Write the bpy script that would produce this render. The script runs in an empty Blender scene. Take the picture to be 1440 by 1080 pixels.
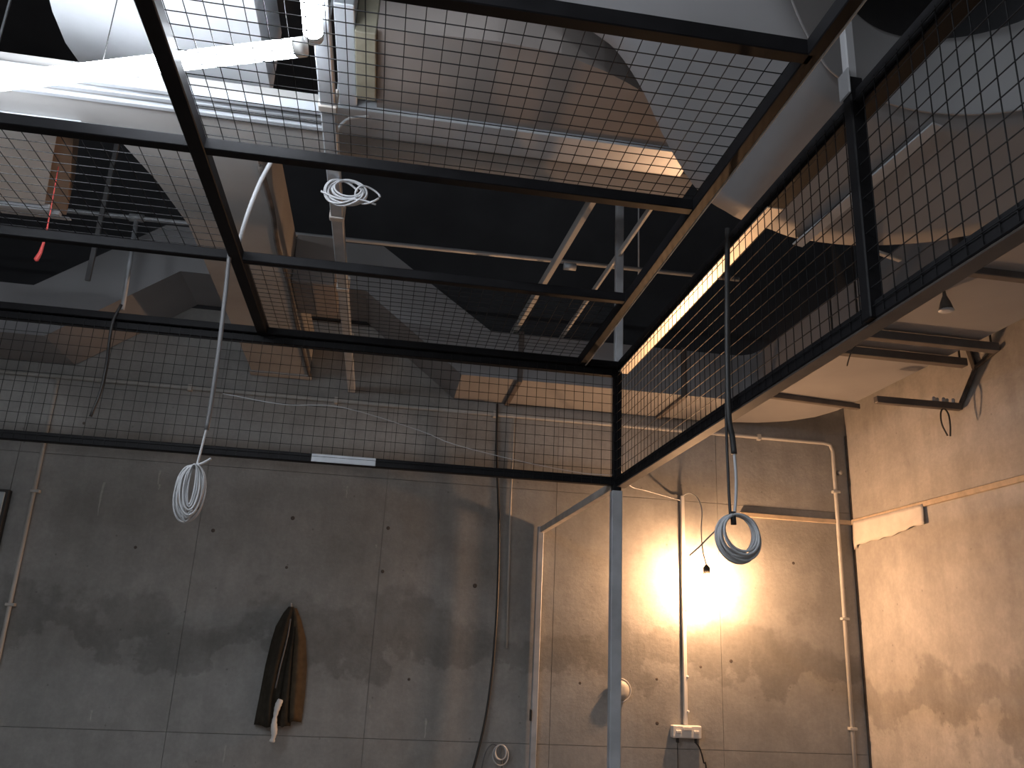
import bpy, bmesh, math, random
from mathutils import Vector, Matrix
random.seed(7)
scene = bpy.context.scene
COL = scene.collection

# ------------------------------------------------------------------ camera, world, exposure
EXPOSURE = 0.2
BULB_STRENGTH = 2200.0
LED_STRENGTH = 38.0
FILL_LED_STRENGTH = 125.0  # for the two added fill tubes out of frame
yaw, pitch, roll = (math.radians(a) for a in (8.2, 17.6, 2.77))
fwd = Vector((math.sin(yaw)*math.cos(pitch), math.cos(yaw)*math.cos(pitch), math.sin(pitch)))
rt = Vector((math.cos(yaw), -math.sin(yaw), 0)); up = rt.cross(fwd)
right = math.cos(roll)*rt + math.sin(roll)*up
upv = -math.sin(roll)*rt + math.cos(roll)*up
cam_data = bpy.data.cameras.new('camera'); cam = bpy.data.objects.new('camera', cam_data)
COL.objects.link(cam)
m = Matrix((right, upv, -fwd)).transposed().to_4x4(); m.translation = (0, 0, 1.55)
cam.matrix_world = m
cam_data.sensor_width = 36; cam_data.lens = 1180/1440*36; cam_data.clip_start = 0.02
scene.camera = cam
w = bpy.data.worlds.new('world'); scene.world = w; w.use_nodes = True
w.node_tree.nodes['Background'].inputs[0].default_value = (0.5, 0.55, 0.65, 1)
w.node_tree.nodes['Background'].inputs[1].default_value = 0.05
scene.view_settings.view_transform = 'Standard'; scene.view_settings.look = 'None'
scene.view_settings.exposure = EXPOSURE; scene.view_settings.gamma = 1
scene.view_settings.use_curve_mapping = False

# ------------------------------------------------------------------ materials
def newmat(name):
    mt = bpy.data.materials.new(name); mt.use_nodes = True
    nt = mt.node_tree; return mt, nt, nt.nodes['Principled BSDF']
def plain(name, col, rough=0.6, metal=0.0, var=0.12, scale=8.0, bump=0.0, spec=0.5):
    mt, nt, b = newmat(name)
    tc = nt.nodes.new('ShaderNodeNewGeometry')
    nz = nt.nodes.new('ShaderNodeTexNoise'); nz.inputs['Scale'].default_value = scale; nz.inputs['Detail'].default_value = 5
    nt.links.new(tc.outputs['Position'], nz.inputs['Vector'])
    rp = nt.nodes.new('ShaderNodeValToRGB')
    rp.color_ramp.elements[0].position = 0.3; rp.color_ramp.elements[1].position = 0.7
    rp.color_ramp.elements[0].color = tuple(c*(1-var) for c in col)+(1,)
    rp.color_ramp.elements[1].color = tuple(min(1, c*(1+var)) for c in col)+(1,)
    nt.links.new(nz.outputs['Fac'], rp.inputs['Fac'])
    nt.links.new(rp.outputs['Color'], b.inputs['Base Color'])
    b.inputs['Roughness'].default_value = rough; b.inputs['Metallic'].default_value = metal
    b.inputs['Specular IOR Level'].default_value = spec
    if bump:
        bp = nt.nodes.new('ShaderNodeBump'); bp.inputs['Strength'].default_value = bump; bp.inputs['Distance'].default_value = 0.01
        nt.links.new(nz.outputs['Fac'], bp.inputs['Height']); nt.links.new(bp.outputs['Normal'], b.inputs['Normal'])
    return mt
def emit(name, col, strength):
    mt, nt, b = newmat(name)
    b.inputs['Base Color'].default_value = (0.9, 0.9, 0.9, 1)
    b.inputs['Emission Color'].default_value = col+(1,); b.inputs['Emission Strength'].default_value = strength
    return mt
def concrete(name, base, stain_axis_z=None, stain=0.55):
    mt, nt, b = newmat(name); N = nt.nodes.new; L = nt.links.new
    g = N('ShaderNodeNewGeometry')
    def noise(scale, detail, rough=0.6, vec=None):
        n = N('ShaderNodeTexNoise'); n.inputs['Scale'].default_value = scale; n.inputs['Detail'].default_value = detail
        n.inputs['Roughness'].default_value = rough; L(vec or g.outputs['Position'], n.inputs['Vector']); return n.outputs['Fac']
    def ramp(f, p0, p1, v0, v1):
        r = N('ShaderNodeMapRange'); r.inputs['From Min'].default_value = p0; r.inputs['From Max'].default_value = p1
        r.inputs['To Min'].default_value = v0; r.inputs['To Max'].default_value = v1; r.interpolation_type = 'SMOOTHSTEP'
        L(f, r.inputs['Value']); return r.outputs['Result']
    def mul(a, c):
        x = N('ShaderNodeMath'); x.operation = 'MULTIPLY'; L(a, x.inputs[0]); L(c, x.inputs[1]); return x.outputs[0]
    v = ramp(noise(1.6, 6), 0.32, 0.68, 0.88, 1.08)
    v = mul(v, ramp(noise(7, 6, 0.65), 0.3, 0.7, 0.90, 1.08))
    v = mul(v, ramp(noise(45, 3), 0.3, 0.75, 0.94, 1.04))
    # rain-like vertical streaks
    mp = N('ShaderNodeMapping'); mp.inputs['Scale'].default_value = (5.0, 5.0, 0.35); L(g.outputs['Position'], mp.inputs['Vector'])
    v = mul(v, ramp(noise(1.7, 4, 0.6, mp.outputs['Vector']), 0.35, 0.7, 1.03, 0.92))
    # damp patches with ragged edges
    sx = N('ShaderNodeSeparateXYZ'); L(g.outputs['Position'], sx.inputs[0])
    if stain_axis_z is not None:
        z0 = stain_axis_z
        ad = N('ShaderNodeMath'); ad.operation = 'MULTIPLY_ADD'
        L(noise(2.6, 7, 0.6), ad.inputs[0]); ad.inputs[1].default_value = 1.1; L(sx.outputs['Z'], ad.inputs[2])
        band1 = ramp(ad.outputs[0], z0+0.34, z0+0.42, 0.0, 1.0); band2 = ramp(ad.outputs[0], z0+0.55, z0+0.72, 1.0, 0.0)
        bb = mul(band1, band2)
        v = mul(v, ramp(bb, 0, 1, 1.0, stain))
    v = mul(v, ramp(noise(3.1, 8, 0.7), 0.60, 0.72, 1.0, 0.84))
    # small pits
    vo = N('ShaderNodeTexVoronoi'); vo.inputs['Scale'].default_value = 9; L(g.outputs['Position'], vo.inputs['Vector'])
    v = mul(v, ramp(vo.outputs['Distance'], 0.03, 0.07, 0.72, 1.0))
    mx = N('ShaderNodeMix'); mx.data_type = 'RGBA'; mx.blend_type = 'MULTIPLY'; mx.inputs[0].default_value = 1
    mx.inputs[6].default_value = base+(1,); L(v, mx.inputs[7])
    L(mx.outputs[2], b.inputs['Base Color'])
    b.inputs['Roughness'].default_value = 0.85; b.inputs['Specular IOR Level'].default_value = 0.25
    bp = N('ShaderNodeBump'); bp.inputs['Strength'].default_value = 0.25; bp.inputs['Distance'].default_value = 0.01
    L(noise(30, 6, 0.7), bp.inputs['Height']); L(bp.outputs['Normal'], b.inputs['Normal'])
    return mt
M = {}
M['concrete'] = concrete('concrete', (0.33, 0.325, 0.315), 1.62, 0.76)
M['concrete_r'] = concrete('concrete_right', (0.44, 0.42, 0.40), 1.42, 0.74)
M['joint'] = plain('joint', (0.2, 0.195, 0.19), 0.9)
M['floor'] = plain('floor_screed', (0.26, 0.25, 0.24), 0.9, var=0.2, scale=3)
M['black_wall'] = plain('near_black_wall', (0.042, 0.043, 0.048), 0.9, var=0.2, scale=3)  # near-black tone for upper walls, ceiling and plenum opening
M['black'] = plain('black_paint', (0.008, 0.0078, 0.009), 0.5, var=0.25, scale=14, spec=0.12)
M['wire'] = plain('black_wire', (0.012, 0.012, 0.013), 0.5, 0.0, var=0.1, spec=0.15)
M['bare'] = plain('bare_steel', (0.50, 0.46, 0.42), 0.55, 0.0, var=0.18, scale=12)
M['galv'] = plain('galvanised', (0.44, 0.46, 0.49), 0.5, 0.3, var=0.12, scale=14)
M['rail_bare_lit'] = plain('rail_bare_lit_steel', (0.80, 0.76, 0.70), 0.38, 0.85, var=0.08, scale=12)
M['primer'] = plain('rail_primer', (0.10, 0.085, 0.078), 0.6, 0.0, var=0.2, scale=12)
M['duct'] = plain('duct_sheet', (0.27, 0.27, 0.28), 0.55, 0.1, var=0.08, scale=3)
M['board'] = plain('grey_board', (0.33, 0.32, 0.31), 0.8, 0.0, var=0.10, scale=4)
M['tan_board'] = plain('tan_board', (0.25, 0.22, 0.205), 0.8, 0.0, var=0.14, scale=3.5)
M['brown'] = plain('brown_board', (0.32, 0.23, 0.17), 0.8, var=0.12)
M['silver'] = plain('silver_trunking', (0.58, 0.61, 0.65), 0.4, 0.35, var=0.06)
M['foil'] = plain('foil', (0.75, 0.77, 0.80), 0.45, 0.2, var=0.08, scale=6, bump=0.3)
M['white'] = plain('white_plastic', (0.72, 0.71, 0.69), 0.45, var=0.05)
M['cable'] = plain('white_cable', (0.48, 0.49, 0.51), 0.5, var=0.06)
M['grey_tube'] = plain('grey_tube', (0.13, 0.13, 0.135), 0.5, var=0.08)
M['rubber'] = plain('black_rubber', (0.025, 0.024, 0.024), 0.5, var=0.1)
M['conduit'] = plain('conduit', (0.46, 0.45, 0.43), 0.5, var=0.1)
M['timber'] = plain('timber', (0.50, 0.40, 0.29), 0.7, var=0.15, scale=20)
M['olive'] = plain('old_timber', (0.26, 0.24, 0.18), 0.8, var=0.15, scale=20)
M['paper'] = plain('paper', (0.66, 0.61, 0.56), 0.85, var=0.08, scale=14, bump=0.4)
M['coat'] = plain('coat_cloth', (0.040, 0.034, 0.026), 0.95, var=0.2, scale=30, spec=0.1)
M['coat_brown'] = plain('coat_lining', (0.085, 0.062, 0.040), 0.95, var=0.2, scale=30, spec=0.1)
M['plaster'] = plain('plaster', (0.62, 0.60, 0.57), 0.9, var=0.1)
M['red'] = plain('red_tape', (0.75, 0.10, 0.09), 0.6, var=0.1)
M['chalk'] = plain('chalk', (0.40, 0.39, 0.37), 0.9, var=0.2, scale=40)
M['glass'] = plain('grey_glass', (0.45, 0.52, 0.56), 0.15, var=0.05)
M['dark_matt'] = plain('dark_matt', (0.10, 0.085, 0.075), 0.95, var=0.3, scale=20)
M['led'] = emit('led_light', (0.86, 0.92, 1.0), LED_STRENGTH)
M['fill_led'] = emit('fill_led_light', (0.88, 0.94, 1.0), FILL_LED_STRENGTH)
M['bulb'] = emit('bulb_light', (1.0, 0.55, 0.275), BULB_STRENGTH)

# ------------------------------------------------------------------ helpers
def thing(name, label=None, cat=None, loc=(0, 0, 0), group=None, kind=None):
    o = bpy.data.objects.new(name, None); COL.objects.link(o); o.location = loc; o.empty_display_size = 0.05
    return tag(o, label, cat, group, kind)
def tag(o, label=None, cat=None, group=None, kind=None):
    if label: o['label'] = label
    if cat: o['category'] = cat
    if group: o['group'] = group
    if kind: o['kind'] = kind
    return o
def wpos(o):
    v = Vector(o.location)
    while o.parent: o = o.parent; v += Vector(o.location)
    return v
def link(name, verts, faces, mat, parent=None, smooth=False, origin=None):
    """one mesh object; verts are in world coordinates"""
    vs = [Vector(v) for v in verts]
    if origin is None:
        lo = [min(v[i] for v in vs) for i in range(3)]; hi = [max(v[i] for v in vs) for i in range(3)]
        origin = Vector(((lo[0]+hi[0])/2, (lo[1]+hi[1])/2, lo[2]))
    origin = Vector(origin)
    me = bpy.data.meshes.new(name); me.from_pydata([v-origin for v in vs], [], faces); me.update()
    bm = bmesh.new(); bm.from_mesh(me); bmesh.ops.recalc_face_normals(bm, faces=bm.faces); bm.to_mesh(me); bm.free()
    if smooth:
        for p in me.polygons: p.use_smooth = True
    o = bpy.data.objects.new(name, me); COL.objects.link(o); me.materials.append(M[mat])
    if parent: o.parent = parent; o.location = origin - wpos(parent)
    else: o.location = origin
    return o
def bar_geo(p0, p1, w, h, upref=(0, 0, 1)):
    p0, p1 = Vector(p0), Vector(p1); d = (p1-p0).normalized(); u = Vector(upref)
    if abs(d.dot(u)) > 0.98: u = Vector((0, 1, 0))
    s = d.cross(u).normalized(); u = s.cross(d).normalized()
    vs = [p + s*a*w/2 + u*b*h/2 for p in (p0, p1) for a, b in ((-1, -1), (1, -1), (1, 1), (-1, 1))]
    fs = [(0, 1, 2, 3), (7, 6, 5, 4)] + [(i, i+4, (i+1) % 4+4, (i+1) % 4) for i in range(4)]
    return vs, fs
def join(parts):
    V, F = [], []
    for vs, fs in parts:
        n = len(V); V += vs; F += [tuple(i+n for i in f) for f in fs]
    return V, F
def bevel(o, r, seg=2):
    bm = bmesh.new(); bm.from_mesh(o.data)
    bmesh.ops.bevel(bm, geom=bm.edges[:], offset=r, segments=seg, affect='EDGES', clamp_overlap=True)
    bm.to_mesh(o.data); bm.free(); return o
def bar(name, p0, p1, w, h, mat, parent=None, bev=0.0025, upref=(0, 0, 1)):
    vs, fs = bar_geo(p0, p1, w, h, upref); o = link(name, vs, fs, mat, parent)
    return bevel(o, bev, 1) if bev else o
def box_geo(x0, x1, y0, y1, z0, z1):
    vs = [(x, y, z) for z in (z0, z1) for x, y in ((x0, y0), (x1, y0), (x1, y1), (x0, y1))]
    return vs, [(3, 2, 1, 0), (4, 5, 6, 7)] + [(i, (i+1) % 4, (i+1) % 4+4, i+4) for i in range(4)]
def box(name, x0, x1, y0, y1, z0, z1, mat, parent=None, bev=0.003):
    vs, fs = box_geo(x0, x1, y0, y1, z0, z1); o = link(name, vs, fs, mat, parent)
    return bevel(o, bev, 1) if bev else o
def prism(name, poly, z0, z1, mat, parent=None, bev=0.0):
    n = len(poly); vs = [(x, y, z0) for x, y in poly] + [(x, y, z1) for x, y in poly]
    fs = [tuple(range(n)), tuple(range(n, 2*n))] + [(i, (i+1) % n, (i+1) % n+n, i+n) for i in range(n)]
    o = link(name, vs, fs, mat, parent)
    return bevel(o, bev, 1) if bev else o
def spline(pts, k=6):
    pts = [Vector(p) for p in pts]; out = []
    P = [pts[0]*2-pts[1]] + pts + [pts[-1]*2-pts[-2]]
    for i in range(1, len(P)-2):
        a, b, c, d = P[i-1:i+3]
        for j in range(k):
            t = j/k
            out.append(0.5*((2*b)+(c-a)*t+(2*a-5*b+4*c-d)*t*t+(3*b-a-3*c+d)*t**3))
    out.append(pts[-1]); return out
def tube_geo(pts, r, n=8, closed=False):
    pts = [Vector(p) for p in pts]; N = len(pts); V, F = [], []
    u = None
    for i in range(N):
        if closed: d = pts[(i+1) % N]-pts[i-1]
        else: d = pts[min(i+1, N-1)]-pts[max(i-1, 0)]
        d.normalize()
        if u is None:
            u = d.orthogonal().normalized()
        u = (u-d*u.dot(d)).normalized(); s = d.cross(u)
        rr = r[i] if isinstance(r, (list, tuple)) else r
        V += [pts[i] + (u*math.cos(2*math.pi*k/n)+s*math.sin(2*math.pi*k/n))*rr for k in range(n)]
    for i in range(N if closed else N-1):
        for k in range(n):
            a, b = i*n+k, i*n+(k+1) % n; j = ((i+1) % N)*n
            F.append((a, b, j+(k+1) % n, j+k))
    if not closed: F += [tuple(range(n-1, -1, -1)), tuple(range((N-1)*n, N*n))]
    return V, F
def tube(name, pts, r, mat, parent=None, smooth_k=0, n=8):
    if smooth_k: pts = spline(pts, smooth_k)
    V, F = tube_geo(pts, r, n); return link(name, V, F, mat, parent, smooth=True)
def lathe(name, prof, c, mat, parent=None, n=24, axis='Z'):
    V, F = [], []
    for r, z in prof:
        for k in range(n):
            a = 2*math.pi*k/n; ca, sa = math.cos(a)*r, math.sin(a)*r
            V.append((c[0]+ca, c[1]+sa, c[2]+z) if axis == 'Z' else (c[0]+ca, c[1]-z, c[2]+sa))
    for i in range(len(prof)-1):
        for k in range(n): F.append((i*n+k, i*n+(k+1) % n, (i+1)*n+(k+1) % n, (i+1)*n+k))
    F += [tuple(range(n)), tuple(range((len(prof)-1)*n, len(prof)*n))]
    return link(name, V, F, mat, parent, smooth=True)

# ------------------------------------------------------------------ room shell
BW, RW, LW, FW, H = 5.0, 2.97, -4.2, -3.6, 4.8
S = lambda o: tag(o, kind='structure')
S(box('floor', LW-.2, RW+.2, FW-.2, BW+.2, -.15, 0, 'floor', bev=0))
S(box('ceiling', LW-.2, RW+.2, FW-.2, BW+.2, H, H+.15, 'black_wall', bev=0))
wb = S(box('wall_back', LW, RW, BW+.006, BW+.2, 0, H, 'joint', bev=0))
xs = [LW, -3.09, -2.06, -1.03, 0.0, 1.03, 2.06, RW]; zs = [0, 1.057, 2.49, 3.45]
g = 0.0014
for i in range(len(xs)-1):
    for j in range(len(zs)-1):
        box('concrete_panel', xs[i]+g, xs[i+1]-g, BW, BW+.0055, zs[j]+g, zs[j+1]-g, 'concrete', wb, 0)
box('dark_panel', LW, RW, BW, BW+.0055, 3.452, H, 'black_wall', wb, 0)
for hx, hz in ((-1.05, 2.24), (-1.35, 2.0), (-.52, 2.22), (-.52, 1.94), (.03, 2.2), (.02, 1.95), (.22, 1.37), (-.95, 2.12), (1.66, 1.43), (1.66, 1.19), (1.2, 1.39), (1.93, 1.51), (2.12, 1.55), (.56, 1.9), (-1.75, 2.68), (2.55, 2.15)):
    rr = random.uniform(.008, .014)
    lathe('tie_hole', [(rr, 0), (rr, .0012), (rr*.6, .0012)], (hx, BW+.0008, hz), 'dark_matt', wb, 10, 'Y')  # flat dark discs, the shade inside the holes put in as colour
for cx, cz, ln in ((-1.58, 2.35, .19), (-1.29, 2.44, .08), (-1.28, 2.36, .03), (-.72, 1.0, .1), (.33, 1.17, .1), (-.23, 2.43, .07), (.95, 1.15, .07), (-1.42, 1.15, .05), (-.03, 2.1, .02), (.02, 1.23, .02)):
    vs = []; 
    for s in range(6):
        t = s/5; wd = .006*(1-.6*t)*random.uniform(.7, 1.2); jx = random.uniform(-.003, .003)
        vs += [(cx-wd+jx, BW-.0006, cz-ln*t), (cx+wd+jx, BW-.0006, cz-ln*t), (cx+wd+jx, BW+.001, cz-ln*t), (cx-wd+jx, BW+.001, cz-ln*t)]
    fs = [(0, 1, 2, 3), (23, 22, 21, 20)]
    for s in range(5):
        for k in range(4): fs.append((s*4+k, s*4+(k+1) % 4, s*4+4+(k+1) % 4, s*4+4+k))
    link('plaster_drip', vs, fs, 'chalk', wb)
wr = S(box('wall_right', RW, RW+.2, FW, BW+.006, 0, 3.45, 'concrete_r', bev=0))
box('dark_panel', RW, RW+.2, FW, BW, 3.452, H, 'black_wall', wr, 0)
S(box('wall_left', LW-.2, LW, FW, BW, 0, 3.0, 'concrete', bev=0))
box('dark_panel', LW-.2, LW, FW, BW, 3.0, H, 'black_wall', bpy.data.objects['wall_left'], 0)
S(box('wall_front', LW, RW, FW-.2, FW, 0, H, 'concrete', bev=0))
t1 = S(bar('trim_1', (2.207, BW-.009, 2.432), (2.965, BW-.009, 2.428), .018, .028, 'timber'))
t2 = S(bar('trim_2', (RW-.009, 4.985, 2.432), (RW-.009, 1.0, 2.442), .018, .03, 'timber'))

S(bar('corner_gap_strip', (RW-.006, BW-.006, 0), (RW-.006, BW-.006, 3.0), .010, .010, 'dark_matt', None, 0))  # dark strip standing in for the shaded gap at the corner

# ------------------------------------------------------------------ ductwork against the back and right walls
c = thing('wall_duct', 'long grey rectangular duct humping along the back wall and turning along the right wall', 'duct', (.5, 4.75, 3.02))
def hump(xs_b, zs_b, xs_t, zs_t, y0, y1):
    """profile in X-Z, swept between y0 and y1, as solid"""
    n = len(xs_b); vs = []
    for y, dx in ((y0, 0), (y1, 0)):
        vs += [(xs_b[i], y, zs_b[i]) for i in range(n)] + [(xs_t[i], y, zs_t[i]) for i in range(n)]
    fs = []
    for i in range(n-1):
        fs += [(i, i+1, n+i+1, n+i), (2*n+i, 3*n+i, 3*n+i+1, 2*n+i+1), (i, 2*n+i, 2*n+i+1, i+1), (n+i, n+i+1, 3*n+i+1, 3*n+i)]
    fs += [(0, n, 3*n, 2*n), (n-1, 3*n-1, 4*n-1, 2*n-1)]
    return vs, fs
vs, fs = hump([-4.1, -1.86, -1.24, -.22, .36, 1.95], [3.02, 3.02, 3.47, 3.47, 3.02, 3.02], [-4.1, -1.97, -1.36, -.145, .51, 1.95], [3.30, 3.30, 3.74, 3.76, 3.30, 3.30], 4.5, 4.99)
link('back_run', vs, fs, 'duct', c)
# elbow (plan) and right run
inner = [(1.95, 4.5), (2.03, 4.485), (2.075, 4.45), (2.10, 4.36)]
outer = [(1.95, 4.985), (2.12, 4.975), (2.32, 4.925), (2.48, 4.83), (2.59, 4.69), (2.64, 4.52), (2.65, 4.36)]
prism('elbow', inner+outer[::-1], 3.02, 3.30, 'duct', c)
box('right_run', 2.10, 2.65, -1.0, 4.35, 3.02, 3.30, 'duct', c, 0)
for a in (.69, 1.67):
    box('flange', a-.015, a+.015, 4.485, 4.985, 3.003, 3.315, 'primer', c)
bar('flange', (2.05, 4.30, 3.005), (2.69, 4.37, 3.005), .035, .03, 'primer', c)
box('flange', 2.07, 2.68, 2.60, 2.64, 2.992, 3.33, 'primer', c)
def trapeze(y, lab):
    t = thing('duct_hanger', lab, 'bracket', (2.37, y, 2.96), 'steel bars holding up the right duct')
    bar('cross_bar', (2.02, y, 2.988), (2.73, y, 2.988), .045, .04, 'primer', t)
    for x in (2.045, 2.705): bar('hanger_rod', (x, y, 3.0), (x, y, H), .007, .007, 'rubber', t, 0)
trapeze(3.27, 'nearer of two grey steel bars side by side under the right duct')
trapeze(3.49, 'farther of two grey steel bars side by side under the right duct')
tube('dangling_wire', [(2.06, 3.30, 2.966), (2.055, 3.36, 2.93), (2.06, 3.40, 2.90), (2.065, 3.42, 2.885)], .003, 'rubber', smooth_k=4)
tag(bpy.data.objects['dangling_wire'], 'short thin dark wire dangling between the two steel duct hanger bars', 'wire')

# depthwise box duct that enters the back wall
d = thing('box_duct', 'grey board box duct running away to the back wall left of the middle', 'duct', (-.69, 3.8, 3.07))
prism('body', [(-.96, 2.54), (-.525, 2.54), (-.52, 4.985), (-.86, 4.985), (-.855, 3.1), (-.90, 2.78)], 3.07, 3.34, 'board', d)
tube('seam_sealant', [(-.522, 2.6, 3.070), (-.515, 2.9, 3.069), (-.527, 3.2, 3.068), (-.516, 3.6, 3.069), (-.524, 4.1, 3.069), (-.518, 4.98, 3.068)], .011, 'dark_matt', d, 5, 6)
box('side_stub', -.52, -.325, 3.66, 4.05, 3.12, 3.36, 'tan_board', d)
box('end_collar', -.87, -.51, 4.93, 4.99, 3.055, 3.07, 'board', d)

# lateral ducts above the middle of the cage
a1 = thing('silver_trunking', 'silver and tan duct crossing above the cage mesh toward the round plenum', 'duct', (.35, 2.6, 3.24))
box('silver_face', -.285, .96, 2.44, 2.59, 3.235, 3.50, 'silver', a1)
box('tan_face', -.285, 1.03, 2.59, 2.775, 3.25, 3.50, 'board', a1)
a0 = thing('flat_trunking', 'flat silver ribbed trunking crossing just above the bright tube at left', 'trunking', (-1.4, 2.4, 3.09))
box('tray', -3.6, -.29, 2.25, 2.53, 3.10, 3.14, 'board', a0)
for yy, hh in ((2.235, .03), (2.30, .014), (2.345, .014)): box('rib', -3.6, -.29, yy, yy+.022, 3.10-hh, 3.10, 'silver', a0)
box('cover_plate', -1.33, -1.07, 2.50, 2.55, 3.07, 3.10, 'silver', a0)
for x in (-3.0, -1.6, -.34): bar('hanger_rod', (x, 2.45, 3.14), (x, 2.45, H), .008, .008, 'galv', a0, 0)
a2 = thing('tan_duct', 'wide tan board duct with stains above the cage mesh, left of the round plenum', 'duct', (.3, 2.25, 3.25))
prism('body', [(-.148, 2.057), (.202, 2.036), (.396, 2.047), (.541, 2.097), (.618, 2.132), (.688, 2.17), (.772, 2.284), (.86, 2.435), (-.148, 2.435)], 3.25, 3.50, 'tan_board', a2)
box('timber_block', -.212, -.150, 2.06, 2.38, 3.232, 3.48, 'olive', a2)
box('backing_plate', -.27, -.212, 1.97, 2.435, 3.242, 3.48, 'silver', a2)
fd = thing('foil_duct', 'crinkled bright foil duct coming toward the camera above the glowing tube', 'duct', (-.8, 1.6, 3.35))
n = 12; poly = [(-1.134-.02*math.sin(i*1.3), 2.60-1.7*i/n) for i in range(n+1)]
prism('body', [(-.52, .90), (-.52, 2.60)]+poly, 3.35, 3.62, 'foil', fd)

# round plenum
pl = thing('round_plenum', 'big round grey sheet metal plenum with dark round opening at upper right', 'plenum', (1.4, 1.5, 3.04))
def zf(x, y): return 2.90 + .42*max(0, 1.05-x) + .22*min(max(0, 2.45-y), 1.2)
out = [(-.162, 1.755), (.149, 1.899), (.354, 1.933), (.48, 1.95), (.55, 1.971), (.65, 2.05), (.772, 2.182), (.92, 2.295), (1.039, 2.315), (1.17, 2.345), (1.285, 2.374), (1.491, 2.375), (1.698, 2.327), (1.817, 2.274), (1.95, 2.2), (2.05, 2.05), (2.085, 1.6), (2.085, 1.0), (2.03, .5), (1.4, .3), (.6, .3), (0, .5), (-.25, 1.1)]
out = [(p.x, p.y) for p in spline([(x, y, 0) for x, y in out]+[(-.162, 1.755, 0)], 4)[:-1]]
NN = len(out); cc = (1.388, 1.119); rc = .69; dc = (1.334, 1.437); rd = .337
def ring(cen, r, z=None):                    # same angular samples as the outline, seen from the ring centre
    res = []
    for x, y in out:
        a = math.atan2(y-cc[1], x-cc[0]); px_, py_ = cen[0]+r*math.cos(a), cen[1]+r*math.sin(a)
        res.append((px_, py_, zf(px_, py_) if z is None else z))
    return res
st = lambda a, b: [(i+a*NN, (i+1) % NN+a*NN, (i+1) % NN+b*NN, i+b*NN) for i in range(NN)]
cr = ring(cc, rc); dk = ring(dc, rd, 3.25); rows = []
for k in range(9):
    t = k/8; rows.append([(x*(1-t)+c_[0]*t, y*(1-t)+c_[1]*t) for (x, y), c_ in zip(out, cr)])
bot = [(x, y, zf(x, y)) for row in rows for x, y in row]; topv = [(x, y, z+.018) for x, y, z in bot]
link('bottom_ring', bot+topv, sum([st(k, k+1)+st(9+k, 10+k) for k in range(8)], [])+st(0, 9)+st(8, 17), 'duct', pl, True)
link('cone', cr+dk, st(0, 1), 'duct', pl, True)
link('opening', dk+[(x, y, 3.46) for x, y, z in dk], st(0, 1)+[tuple(range(NN, 2*NN))], 'black_wall', pl)
V, F = tube_geo([(x, y, z-.002) for x, y, z in cr], .004, 6, True); link('seam_bead', V, F, 'duct', pl, True)
bar('steel_strip', (1.300, 2.40, 2.904), (1.450, 1.84, 3.027), .045, .006, 'galv', pl)
bar('brace', (1.52, 2.36, 2.905), (1.72, 2.46, 2.93), .018, .012, 'bare', pl)
for x, y in ((.35, 1.6), (1.9, 2.1), (1.2, 2.3)): bar('hanger_rod', (x, y, zf(x, y)+.018), (x, y, H), .01, .01, 'galv', pl, 0)

# cable trunk, small bars in the dark void
tk = thing('cable_trunking', 'narrow pale steel cable trunk running over the cage to the back wall', 'trunking', (-.265, 3.2, 3.0))
box('body', -.287, -.244, .9, 4.99, 3.0, 3.035, 'galv', tk)
for yy in (2.1, 2.76, 3.4, 4.1): box('bracket', -.292, -.239, yy, yy+.03, 2.996, 3.06, 'bare', tk)
tag(bar('angle_bar', (.755, 2.79, 3.37), (.652, 4.62, 3.335), .026, .045, 'conduit'), 'pale steel bar spanning the dark gap to the back duct, left of two', 'bar', 'steel bars across the dark void')
tag(bar('angle_bar', (1.0, 2.79, 3.36), (.935, 4.62, 3.325), .014, .03, 'conduit'), 'thin pale steel bar spanning the dark gap to the back duct, right of two', 'bar', 'steel bars across the dark void')
sp = thing('sprinkler_pipe', 'thin grey sprinkler pipe crossing the dark void above the back duct', 'pipe', (0, 4.2, 3.6))
tube('pipe', [(-4.1, 4.2, 3.60), (-1.4, 4.2, 3.615), (1.9, 4.2, 3.655)], .013, 'galv', sp)
for x in (-1.42, -.95, .9): tube('coupling', [(x-.035, 4.2, 3.615), (x+.035, 4.2, 3.616)], .022, 'galv', sp)
tube('drop_pipe', [(-1.42, 4.2, 3.61), (-1.40, 4.2, 3.10)], .012, 'galv', sp)
tube('hanger_rod', [(-1.0, 4.2, 3.6), (-1.0, 4.2, H)], .005, 'galv', sp)
tube('hanger_rod', [(1.3, 4.2, 3.6), (1.3, 4.2, H)], .005, 'galv', sp)
tag(bar('hanger_post', (-1.578, 4.16, 3.22), (-1.578, 4.16, H), .025, .015, 'grey_tube'), 'flat grey hanger strip hanging in the dark void at left', 'hanger')
lb = thing('fan_coil_unit', 'white box unit with brown side and stepped silver rim at left edge', 'unit', (-1.6, 3.1, 3.2))
prism('body', [(-2.3, 2.77), (-1.20, 2.77), (-1.44, 3.43), (-2.3, 3.45)], 3.215, 3.40, 'brown', lb)
prism('white_panel', [(-2.3, 2.765), (-1.252, 2.765), (-1.49, 3.33), (-2.3, 3.345)], 3.20, 3.215, 'white', lb)
for k in range(3):
    y0 = 3.345+.05*k; box('rim_step', -2.3, -1.475+.022*k, y0, y0+.028, 3.185+.012*k, 3.215, 'silver', lb)
for x in (-2.1, -1.7): bar('hanger_rod', (x, 3.1, 3.40), (x, 3.1, H), .008, .008, 'galv', lb, 0)
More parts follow.
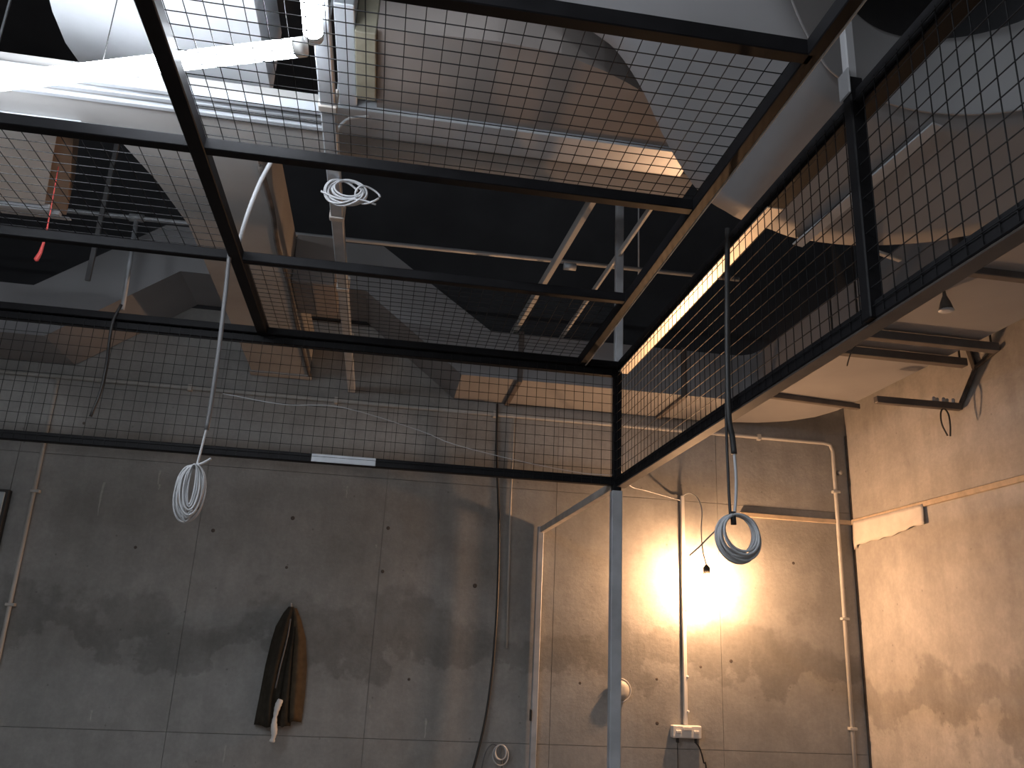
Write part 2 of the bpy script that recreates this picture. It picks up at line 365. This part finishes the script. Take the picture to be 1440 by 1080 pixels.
rt_ = tag(link('red_tape', *(lambda p: join([tube_geo(p, [.002, .002, .004, .007, .009, .003], 6)]))(spline([(-1.325, 3.0, 3.20), (-1.312, 3.0, 2.90), (-1.325, 3.0, 2.815)], 2)[:5]+[Vector((-1.326, 3.0, 2.81))]), 'red', None, True), 'bright red strip of tape hanging under the white unit at left', 'tape')

# ------------------------------------------------------------------ wire mesh cage
XR, XB, XL = .975, .805, -.577
YF, Y2, Y1, Y0 = 3.47, 2.73, 2.05, 1.378
ZL, ZT = 2.263, 2.79
cg = thing('wire_mesh_cage', 'black steel frame cage with wire mesh panels and galvanised corner post', 'cage', (XR, YF, 0))
bar('lower_rail', (-3.2, YF, ZL), (XR, YF, ZL), .035, .036, 'black', cg)
bar('upper_rail', (-3.2, YF, ZT-.035), (XR, YF, ZT-.035), .035, .030, 'black', cg)
bar('upper_rail', (-3.2, YF-.012, ZT-.002), (XR, YF-.012, ZT-.002), .045, .030, 'black', cg)
o = bar('lower_rail', (XR, -.2, ZL), (XR, YF, ZL), .010, .040, 'black', cg)
bar('bottom_flange', (XR+.018, -.2, ZL-.0225), (XR+.018, YF, ZL-.0225), .042, .005, 'primer', o)
o = bar('upper_rail', (XR, -.2, ZT-.005), (XR, YF, ZT-.005), .010, .042, 'black', cg)
bar('bottom_flange', (XR+.024, 1.95, ZT-.029), (XR+.024, YF, ZT-.029), .050, .005, 'rail_bare_lit', o)  # far stretch in bright metal, carrying the bulb-lit strip in its colour
bar('bottom_flange', (XR+.024, -.2, ZT-.029), (XR+.024, 1.95, ZT-.029), .050, .005, 'black', o)  # same flange turned black here, painting the fade of the lit strip
o = bar('ceiling_bar', (XB, -.2, ZT), (XB, YF, ZT), .030, .040, 'black', cg)
bar('side_flange', (XB+.018, -.2, ZT-.0165), (XB+.018, YF-.02, ZT-.0165), .006, .007, 'bare', o)
bar('ceiling_bar', (XL, -.2, ZT), (XL, YF, ZT), .042, .040, 'black', cg)
bar('ceiling_bar', (-3.2, Y2, ZT), (XB, Y2, ZT), .030, .034, 'black', cg)
bar('ceiling_bar', (-3.2, Y1, ZT), (XB, Y1, ZT), .034, .034, 'black', cg)
bar('ceiling_bar', (XL, Y0, ZT), (XB, Y0, ZT), .032, .040, 'black', cg)
bar('ceiling_bar', (XL, .4, ZT), (XB, .4, ZT), .032, .040, 'black', cg)
box('post', XR-.018, XR+.018, YF-.018, YF+.018, ZL-.04, ZT+.015, 'black', cg)
box('corner_post', XR-.023, XR+.023, YF-.02, YF+.022, 0, ZL-.04, 'galv', cg)
box('corner_post', XR-.012, XR+.024, YF-.012, YF+.02, ZT+.015, H, 'galv', cg)
box('post', XR-.017, XR+.017, 1.485, 1.519, ZL-.02, ZT+.05, 'black', cg)
box('hanger_post', XR-.014, XR+.010, 1.492, 1.516, ZT+.05, 3.125, 'duct', cg)
box('splice_clip', XR-.022, XR-.016, 1.48, 1.525, ZT+.0, ZT+.07, 'grey_tube', cg)
bar('door_header', (XR-.005, YF+.02, 2.247), (.945, 4.985, 2.247), .034, .036, 'bare', cg)
box('door_jamb', .915, .95, 4.955, 4.992, 0, 2.265, 'galv', cg)
box('lock_keep', .905, .915, 4.94, 4.97, 1.18, 1.24, 'rubber', cg)
box('glint_plate', -.315, -.055, YF-.0215, YF-.0175, ZL-.016, ZL+.017, 'galv', cg, .001)  # plate added to stand in for a bright glint on the rail
PIT = .0421
def mesh_panel(o, ax, bx_, la, lb_, nrm, PIT=PIT):
    """square wire grid on origin o spanned by unit axes ax (length la) and bx_ (length lb_)"""
    o, ax, bx_, nrm = Vector(o), Vector(ax), Vector(bx_), Vector(nrm); P = []; wd = .0018
    for i in range(int(la/PIT)+1):
        p = o + ax*(PIT*(i+.5)); 
        if PIT*(i+.5) < la: P.append(bar_geo(p, p+bx_*lb_, wd, wd, nrm))
    for j in range(int(lb_/PIT)+1):
        p = o + bx_*(PIT*(j+.5)) + nrm*wd
        if PIT*(j+.5) < lb_: P.append(bar_geo(p, p+ax*la, wd, wd, nrm))
    V, F = join(P); q = link('wire_mesh', V, F, 'wire', cg); q['kind'] = 'stuff'; return q
mesh_panel((XR-.01, YF-.019, ZL-.015), (-1, 0, 0), (0, 0, 1), 3.2, ZT-ZL, (0, -1, 0))
mesh_panel((XR-.008, YF-.02, ZL-.016), (0, -1, 0), (0, 0, 1), 3.4, ZT-ZL+.01, (-1, 0, 0))
zt = ZT+.022
mesh_panel((XL, Y0, zt), (1, 0, 0), (0, 1, 0), XB-XL, Y1-Y0, (0, 0, 1))
mesh_panel((XL, Y2, zt), (1, 0, 0), (0, 1, 0), XB-XL, YF-Y2, (0, 0, 1))
mesh_panel((XL, Y1, zt), (-1, 0, 0), (0, 1, 0), 2.4, Y2-Y1, (0, 0, 1), .05)

# ------------------------------------------------------------------ lamps
def led(p0, p1, lab, hang, mat='led'):
    p0, p1 = Vector(p0), Vector(p1); dr = (p1-p0).normalized()
    t = thing('led_tube', lab, 'lamp', (p0+p1)/2, 'LED tubes over the cage')
    tube('diffuser', [p0+dr*.02, p1-dr*.02], .024, mat, t, n=14)
    for p, s in ((p0, 1), (p1, -1)): tube('end_cap', [p, p+dr*s*.022], .025, 'white', t, n=14)
    for p, zt_ in hang: tube('hanging_wire', [p0+(p1-p0)*p+Vector((0, 0, .019)), (*(p0+(p1-p0)*p).xy, zt_)], .0015, 'rubber', t, n=5)
led((-1.50, 2.262, 2.95), (-.300, 1.797, 2.95), 'long glowing white tube lamp crossing the upper left over the cage', ((.04, 3.07), (.55, 3.35)))
led((-.276, 1.76, 2.952), (-.262, .86, 2.952), 'glowing white tube lamp pointing toward the camera at the top edge', ((.3, 3.0), (.8, 3.0)))
led((-2.9, -.9, 3.75), (-2.9, 1.1, 3.75), 'added fill tube lamp out of view at the left side of the room', ((.1, H), (.9, H)), 'fill_led')  # added out of frame to brighten the back wall
led((-1.3, -2.6, 3.3), (-1.3, -.6, 3.3), 'added fill tube lamp out of view behind the camera', ((.1, H), (.9, H)), 'fill_led')  # second added fill tube, unseen, for the same wall
bl = thing('bare_bulb', 'glowing warm bare bulb hanging on a wire just off the back wall', 'lamp', (1.91, 4.875, 1.97))
BC = (1.915, 4.835, 1.995)
lathe('glass_bulb', [(.004, -.030), (.015, -.026), (.023, -.015), (.026, 0), (.023, .014), (.018, .026), (.014, .036)], BC, 'bulb', bl, 20)
lathe('lamp_holder', [(.017, .036), (.021, .040), (.021, .075), (.010, .09), (.004, .095)], BC, 'rubber', bl, 16)
tube('flex', [(1.915, 4.835, 2.088), (1.90, 4.85, 2.17), (1.905, 4.88, 2.30), (1.916, 4.89, 2.42), (1.90, 4.92, 2.50), (1.862, 4.95, 2.533), (1.83, 4.975, 2.52), (1.826, 4.985, 2.50)], .004, 'cable', bl, 6, 6)

# ------------------------------------------------------------------ conduits and sockets on the back wall
cw = thing('wall_conduit', 'pale conduit running level along the back wall and down beside the right corner', 'conduit', (2.86, 4.985, 0))
tube('pipe', [(-4.1, 4.985, 2.94), (2.80, 4.985, 2.94), (2.845, 4.985, 2.93), (2.86, 4.985, 2.885), (2.86, 4.985, 0)], .0125, 'conduit', cw, n=10)
def clip(x, z, par, horiz=False):
    if horiz: box('clip', x-.012, x+.012, 4.967, 4.999, z-.019, z+.019, 'conduit', par, .002)
    else: box('clip', x-.024, x+.024, 4.967, 4.999, z-.008, z+.008, 'conduit', par, .002)
for x in (-1.2, .62, -.35, 2.35): clip(x, 2.94, cw, True)
for z in (2.62, 1.83, 1.2): clip(2.86, z, cw)
lathe('screw_cap', [(.016, 0), (.016, .02), (.006, .026)], (2.90, 5.0, 2.75), 'conduit', cw, 12, 'Y')
cl = thing('wall_conduit', 'thin grey vertical conduit with clips on the back wall at the left edge', 'conduit', (-1.925, 4.985, 0))
tube('pipe', [(-1.935, 4.985, 2.925), (-1.915, 4.985, 0)], .0115, 'conduit', cl, n=10)
for z in (2.27, 1.66, 1.0): clip(-1.922, z, cl)
ct = thing('socket_trunking', 'pale vertical trunking dropping to the double socket by the bulb', 'trunking', (1.826, 4.985, 1.19))
box('body', 1.815, 1.837, 4.975, 4.999, 1.188, 2.52, 'white', ct)
for z in (1.83, 1.45, 1.26): lathe('screw', [(.008, 0), (.008, .004), (.003, .006)], (1.838, 4.975, z), 'white', ct, 10, 'Y')
so = thing('double_socket', 'white double socket box on the back wall below the bulb', 'socket', (1.823, 4.98, 1.118))
box('box_body', 1.736, 1.911, 4.955, 4.999, 1.118, 1.186, 'white', so, .005)
box('top_shutter', 1.797, 1.851, 4.948, 4.957, 1.160, 1.178, 'white', so, .002)
for x in (1.772, 1.878): box('switch', x-.015, x+.015, 4.946, 4.957, 1.145, 1.160, 'white', so, .002)
for x in (1.772, 1.882): box('plug_stub', x-.006, x+.006, 4.965, 4.985, 1.092, 1.118, 'rubber', so, .002)
tube('flex', [(1.772, 4.975, 1.095), (1.775, 4.985, .98), (1.778, 4.99, .8), (1.78, 4.99, .02)], .0022, 'rubber', so, 4, 6)
tube('flex', [(1.882, 4.975, 1.095), (1.905, 4.97, 1.06), (1.925, 4.97, .99), (1.94, 4.97, .9), (1.95, 4.97, .02)], .0045, 'rubber', so, 4, 6)
tag(tube('thin_string', [(.99, 3.49, 2.30), (1.2, 4.2, 2.48), (1.45, 4.85, 2.53), (1.56, 4.93, 2.527), (1.74, 4.985, 2.505), (1.815, 4.985, 2.49)], .003, 'cable', None, 4, 5), 'thin pale wire strung from the cage corner to the top of the trunking', 'wire')
bc = tag(tube('black_cable', [(.628, 4.955, 3.0), (.64, 4.955, 2.7), (.675, 4.965, 2.3), (.69, 4.965, 1.9), (.685, 4.965, 1.5), (.66, 4.965, 1.2), (.61, 4.96, .95), (.52, 4.96, .6), (.5, 4.96, .02)], .0075, 'rubber', None, 6, 8), 'long black cable hanging down the back wall left of the door jamb', 'cable')
tag(tube('thin_conduit', [(.742, 4.99, 2.93), (.745, 4.99, 2.4), (.762, 4.99, 1.56)], .0065, 'conduit', None, 0, 8), 'thin pale conduit ending halfway down the back wall beside the black cable', 'conduit')
rb = thing('round_box', 'small white round box on the back wall behind the corner post', 'junction box', (1.43, 4.97, 1.30))
lathe('body', [(.055, 0), (.056, .018), (.048, .032), (.02, .036)], (1.432, 5.0, 1.36), 'conduit', rb, 24, 'Y')
tube('clip_ring', [(1.432+.064*math.cos(a), 4.982, 1.36+.064*math.sin(a)) for a in [i*math.pi/16 for i in range(-10, 14)]], .004, 'cable', rb, 0, 6)
def coil(name, lab, cat, c, r, nturn, seed, mat='cable', wire=.0038, squash=(1, 1), nrm=(0, -1, 0), group=None, spread=.9):
    """loops of cable bundled into a ring, hanging from its top"""
    rnd = random.Random(seed); t = thing(name, lab, cat, c, group); c = Vector(c); nrm = Vector(nrm).normalized()
    u = nrm.cross(Vector((0, 0, 1))).normalized(); v = Vector((0, 0, 1))
    pts = []
    for k in range(nturn):
        rr = r*rnd.uniform(.68, 1.0); ph = rnd.uniform(-.12, .12); off = rnd.uniform(-.016, .016); sq = squash[0]*rnd.uniform(spread, 1.0)
        drop = rnd.uniform(-.06, .02)*r
        for i in range(20):
            a = math.pi/2 + 2*math.pi*i/20
            p = c + u*(rr*sq*math.cos(a+ph)) + v*(rr*squash[1]*(math.sin(a)-1)+r*squash[1]+drop*(1-math.sin(a))/2) + nrm*(off*(1-math.sin(a))/2+.002*k)
            pts.append(p)
    V, F = tube_geo(spline(pts, 2), wire, 6); link('loops', V, F, mat, t, True); return t
lc = coil('cable_coil', 'small loose grey cable coil low on the back wall beside the black cable', 'cable', (.75, 4.965, 1.0), .045, 4, 3, 'cable', .0035, (1, 1.15))
tube('tail', [(.735, 4.965, 1.045), (.70, 4.97, 1.05), (.665, 4.97, 1.0), (.65, 4.97, .9), (.66, 4.97, .75)], .0035, 'grey_tube', lc, 5, 6)
tube('tail', [(.745, 4.965, 1.05), (.765, 4.97, .9), (.72, 4.97, .75)], .0035, 'grey_tube', lc, 5, 6)
pn = thing('wall_cabinet', 'grey panel with dark frame on the back wall at the left edge', 'cabinet', (-2.25, 4.96, 1.93))
box('frame', -2.45, -2.045, 4.955, 4.999, 1.93, 2.265, 'rubber', pn)
box('panel', -2.43, -2.062, 4.948, 4.957, 1.95, 2.25, 'glass', pn)

# ------------------------------------------------------------------ coat on the back wall
co = thing('hanging_coat', 'dark brown coat hanging in folds from a point on the back wall', 'coat', (-.45, 4.95, 1.11))
def drape(name, rows, mat, par, folds, amp, ph=0, depth=.05):
    """rows: (z, x_left, x_right); cloth bulging off the wall with vertical folds, closed at the back"""
    NU = 25; V, F = [], []
    R = []
    for a, b in zip(rows[:-1], rows[1:]):
        for k in range(5): t = k/5; R.append(tuple(a[i]*(1-t)+b[i]*t for i in range(3)))
    R.append(rows[-1]); n = len(R)
    for i, (z, xl, xr) in enumerate(R):
        s = i/(n-1)
        for j in range(NU):
            q = j/(NU-1); y = 4.985 - depth*math.sin(math.pi*min(max(q, .02), .98))**.6*(.35+.65*s) - amp*s*math.sin(folds*2*math.pi*q+ph+.6*math.sin(3*s))
            V.append((xl+(xr-xl)*q, min(y, 4.99), z+.006*math.sin(9*q+ph)*s))
    for i in range(n-1):
        for j in range(NU-1): F.append((i*NU+j, i*NU+j+1, (i+1)*NU+j+1, (i+1)*NU+j))
    b0 = len(V)
    for (z, xl, xr) in R: V += [(xl, 4.993, z), (xr, 4.993, z)]
    for i in range(n-1):
        F += [(b0+2*i, b0+2*i+1, b0+2*i+3, b0+2*i+2), (i*NU, (i+1)*NU, b0+2*i+2, b0+2*i), (i*NU+NU-1, b0+2*i+1, b0+2*i+3, (i+1)*NU+NU-1)]
    F.append(tuple((n-1)*NU+j for j in range(NU))+(b0+2*n-1, b0+2*n-2)); F.append(tuple(range(NU))+(b0+1, b0))
    return link(name, V, F, mat, par, True)
drape('left_front', [(1.725, -.482, -.452), (1.69, -.505, -.44), (1.615, -.537, -.435), (1.54, -.55, -.437), (1.41, -.565, -.45), (1.25, -.575, -.46), (1.108, -.585, -.435)], 'coat', co, 2.2, .012, .5, .055)
drape('right_front', [(1.72, -.462, -.436), (1.66, -.455, -.405), (1.56, -.45, -.368), (1.42, -.452, -.345), (1.27, -.448, -.338), (1.135, -.432, -.34)], 'coat_brown', co, 1.6, .012, 2.0, .045)
drape('sleeve', [(1.62, -.452, -.415), (1.5, -.456, -.418), (1.35, -.462, -.41), (1.22, -.462, -.405), (1.112, -.458, -.395)], 'coat', co, 1.0, .006, 1.0, .075)
tube('zip', [(-.458, 4.945, 1.66), (-.462, 4.925, 1.55), (-.478, 4.912, 1.42), (-.49, 4.91, 1.30)], .004, 'grey_tube', co, 5, 6)
tube('hook', [(-.467, 4.999, 1.73), (-.467, 4.97, 1.728), (-.467, 4.962, 1.745)], .005, 'galv', co, 4, 6)
V, F = tube_geo(spline([(-.455, 4.90, 1.245), (-.468, 4.90, 1.20), (-.474, 4.90, 1.13), (-.468, 4.905, 1.075), (-.474, 4.91, 1.035)], 5), [.009+.007*abs(math.sin(.55+i*.33))+.002*(i % 2) for i in range(21)], 8)
link('white_rag', V, F, 'white', co, True)

# ------------------------------------------------------------------ paper and bracket on the right wall
NU, NV = 24, 6; V, F = [], []
top = [(4.965, 2.425), (4.24, 2.425)]
for i in range(NU+1):
    q = i/NU; y = 4.965+(4.245-4.965)*q; zb = 2.275 + .045*q + .004*math.sin(q*9) - (.02 if q < .04 else 0) + .0035*math.sin(q*31)
    for j in range(NV+1):
        s = j/NV; V.append((RW-.021-.006*math.sin(5*q+3*s)*s - .004*math.sin(17*q)*s, y, 2.432+(zb-2.432)*s))
nf = len(V); V += [(x+.0025, y, z) for x, y, z in V]
for k in (0, nf):
    for i in range(NU):
        for j in range(NV): a = k+i*(NV+1)+j; F.append((a, a+1, a+NV+2, a+NV+1))
for i in range(NU): a = i*(NV+1); F += [(a, a+NV+1, a+NV+1+nf, a+nf), (a+NV, a+2*NV+1, a+2*NV+1+nf, a+NV+nf)]
for j in range(NV): F += [(j, j+1, j+1+nf, j+nf)]; a = NU*(NV+1)+j; F.append((a, a+1, a+1+nf, a+nf))
tag(link('paper_strip', V, F, 'paper', None, True), 'crumpled pale paper strip taped under the batten beside the room corner', 'paper')
br = thing('wall_bracket', 'dark steel bracket arm sticking out of the right wall with a hanging wire loop', 'bracket', (2.95, 3.85, 2.86))
bar('arm', (2.475, 3.86, 2.884), (2.955, 3.85, 2.884), .035, .036, 'primer', br)
bar('brace', (2.955, 3.87, 2.875), (2.955, 3.70, 3.06), .016, .022, 'dark_matt', br)
bar('brace', (2.955, 3.70, 3.06), (2.955, 3.52, 3.10), .016, .02, 'dark_matt', br)
bar('brace', (2.955, 3.71, 3.06), (2.955, 3.74, 3.18), .016, .03, 'dark_matt', br)
for k in range(5): lathe('bolt', [(.009, 0), (.009, .02), (.004, .024)], (2.80+.028*k, 3.845+.012*(k % 2), 2.903), 'galv', br, 8)
tube('wire_loop', [(2.86, 3.85, 2.72), (2.835, 3.85, 2.78), (2.835, 3.85, 2.84), (2.855, 3.85, 2.868), (2.878, 3.85, 2.84), (2.882, 3.85, 2.78), (2.875, 3.85, 2.72)], .0045, 'rubber', br, 6, 6)
sk = thing('ceiling_sprinkler', 'small dark sprinkler cone hanging under the right duct beside the lower rail', 'sprinkler', (2.16, 2.83, 2.93))
lathe('cone', [(.028, -.06), (.020, -.03), (.008, 0), (.006, .02)], (2.16, 2.83, 3.0), 'dark_matt', sk, 12)
lathe('cap', [(.030, -.062), (.030, -.066), (.012, -.068)], (2.16, 2.83, 3.0), 'galv', sk, 12)

# ------------------------------------------------------------------ hanging cables in the cage
hl = coil('cable_coil', 'white cable coil hanging from grey tube below the lower rail at left', 'cable', (-.600, 2.70, 1.965), .088, 14, 5, 'cable', .0030, (.52, 1), (.35, -1, 0), 'cable coils hanging from the cage', .3)
tube('sleeve', [(-.598, 2.70, 2.805), (-.589, 2.70, 2.62), (-.582, 2.70, 2.445), (-.579, 2.70, 2.275), (-.580, 2.70, 2.17)], .0075, 'grey_tube', hl, 5, 8)
tube('tail', [(-.580, 2.70, 2.18), (-.585, 2.70, 2.12), (-.592, 2.70, 2.055), (-.60, 2.70, 2.045)], .0042, 'cable', hl, 5, 6)
tube('knot', [(-.625, 2.695, 2.04), (-.60, 2.688, 2.052), (-.575, 2.69, 2.06), (-.55, 2.69, 2.078)], .0042, 'cable', hl, 5, 6)
tag(tube('flex_tube', [(-.473, 2.527, 3.06), (-.512, 2.57, 2.98), (-.545, 2.62, 2.88), (-.575, 2.71, 2.815)], .0075, 'cable', None, 5, 8), 'pale flexible tube slanting down to the cage bar crossing at left', 'tube')
hr = coil('cable_coil', 'round grey cable coil hanging in front of the glowing bulb', 'cable', (.945, 2.17, 1.855), .074, 14, 11, 'cable', .0036, (1, 1), (.1, -1, 0), 'cable coils hanging from the cage')
tube('sleeve', [(.950, 2.165, 2.80), (.943, 2.165, 2.62), (.936, 2.165, 2.40), (.934, 2.165, 2.21), (.942, 2.165, 2.15), (.946, 2.165, 2.10)], .0085, 'rubber', hr, 5, 8)
tube('sleeve', [(.938, 2.175, 2.4), (.930, 2.175, 2.2), (.930, 2.172, 2.0), (.931, 2.17, 1.925)], .004, 'rubber', hr, 5, 6)
tube('tail', [(.946, 2.165, 2.11), (.949, 2.165, 2.03), (.945, 2.165, 1.96), (.938, 2.165, 1.92)], .0042, 'cable', hr, 5, 6)
tube('tail', [(.905, 2.168, 1.90), (.878, 2.17, 1.875), (.84, 2.18, 1.835), (.818, 2.185, 1.815)], .0022, 'grey_tube', hr, 4, 6)
tube('tie', [(.930, 2.150, 1.935), (.931, 2.150, 1.90)], .008, 'rubber', hr, 0, 8)
tag(tube('black_cable', [(-1.155, 3.44, 2.84), (-1.17, 3.425, 2.745), (-1.159, 3.42, 2.58), (-1.160, 3.42, 2.46), (-1.178, 3.42, 2.352)], .0065, 'rubber', None, 5, 8), 'short black cable end dangling in front of the back mesh panel at left', 'cable')
ck = coil('cable_coil', 'tangled white cable bundle hooked on the pale trunk under the middle bar', 'cable', (-.215, 2.50, 2.955), .07, 5, 21, 'cable', .0035, (1, .62), (.0, -1, 0))
for k, (cx, r, ph) in enumerate(((-.15, .040, 0), (-.235, .055, .4), (-.225, .06, 1.2))):
    tube('loop', [(cx+r*math.cos(ph+a), 2.50+.012*math.sin(2*a+k), 2.955+r*.75*math.sin(ph+a)) for a in [i*math.pi/8 for i in range(16)]], .0035, 'cable', ck, 2, 6)
tube('tail', [(-.30, 2.50, 2.95), (-.24, 2.49, 2.925), (-.17, 2.49, 2.93), (-.12, 2.50, 2.925)], .0035, 'cable', ck, 5, 6)
tube('tail', [(-.25, 2.50, 3.0), (-.275, 2.45, 3.10), (-.24, 2.40, 3.16), (-.17, 2.42, 3.20)], .005, 'cable', ck, 5, 6)
tag(tube('thin_string', [(-.70, 3.45, 2.50), (-.45, 3.448, 2.475), (-.218, 3.448, 2.485), (.114, 3.446, 2.412), (.267, 3.446, 2.364), (.573, 3.446, 2.312), (.82, 3.446, 2.285), (.95, 3.446, 2.287)], .0018, 'cable', None, 4, 5), 'thin pale string sagging across the back mesh panel to the corner', 'string')
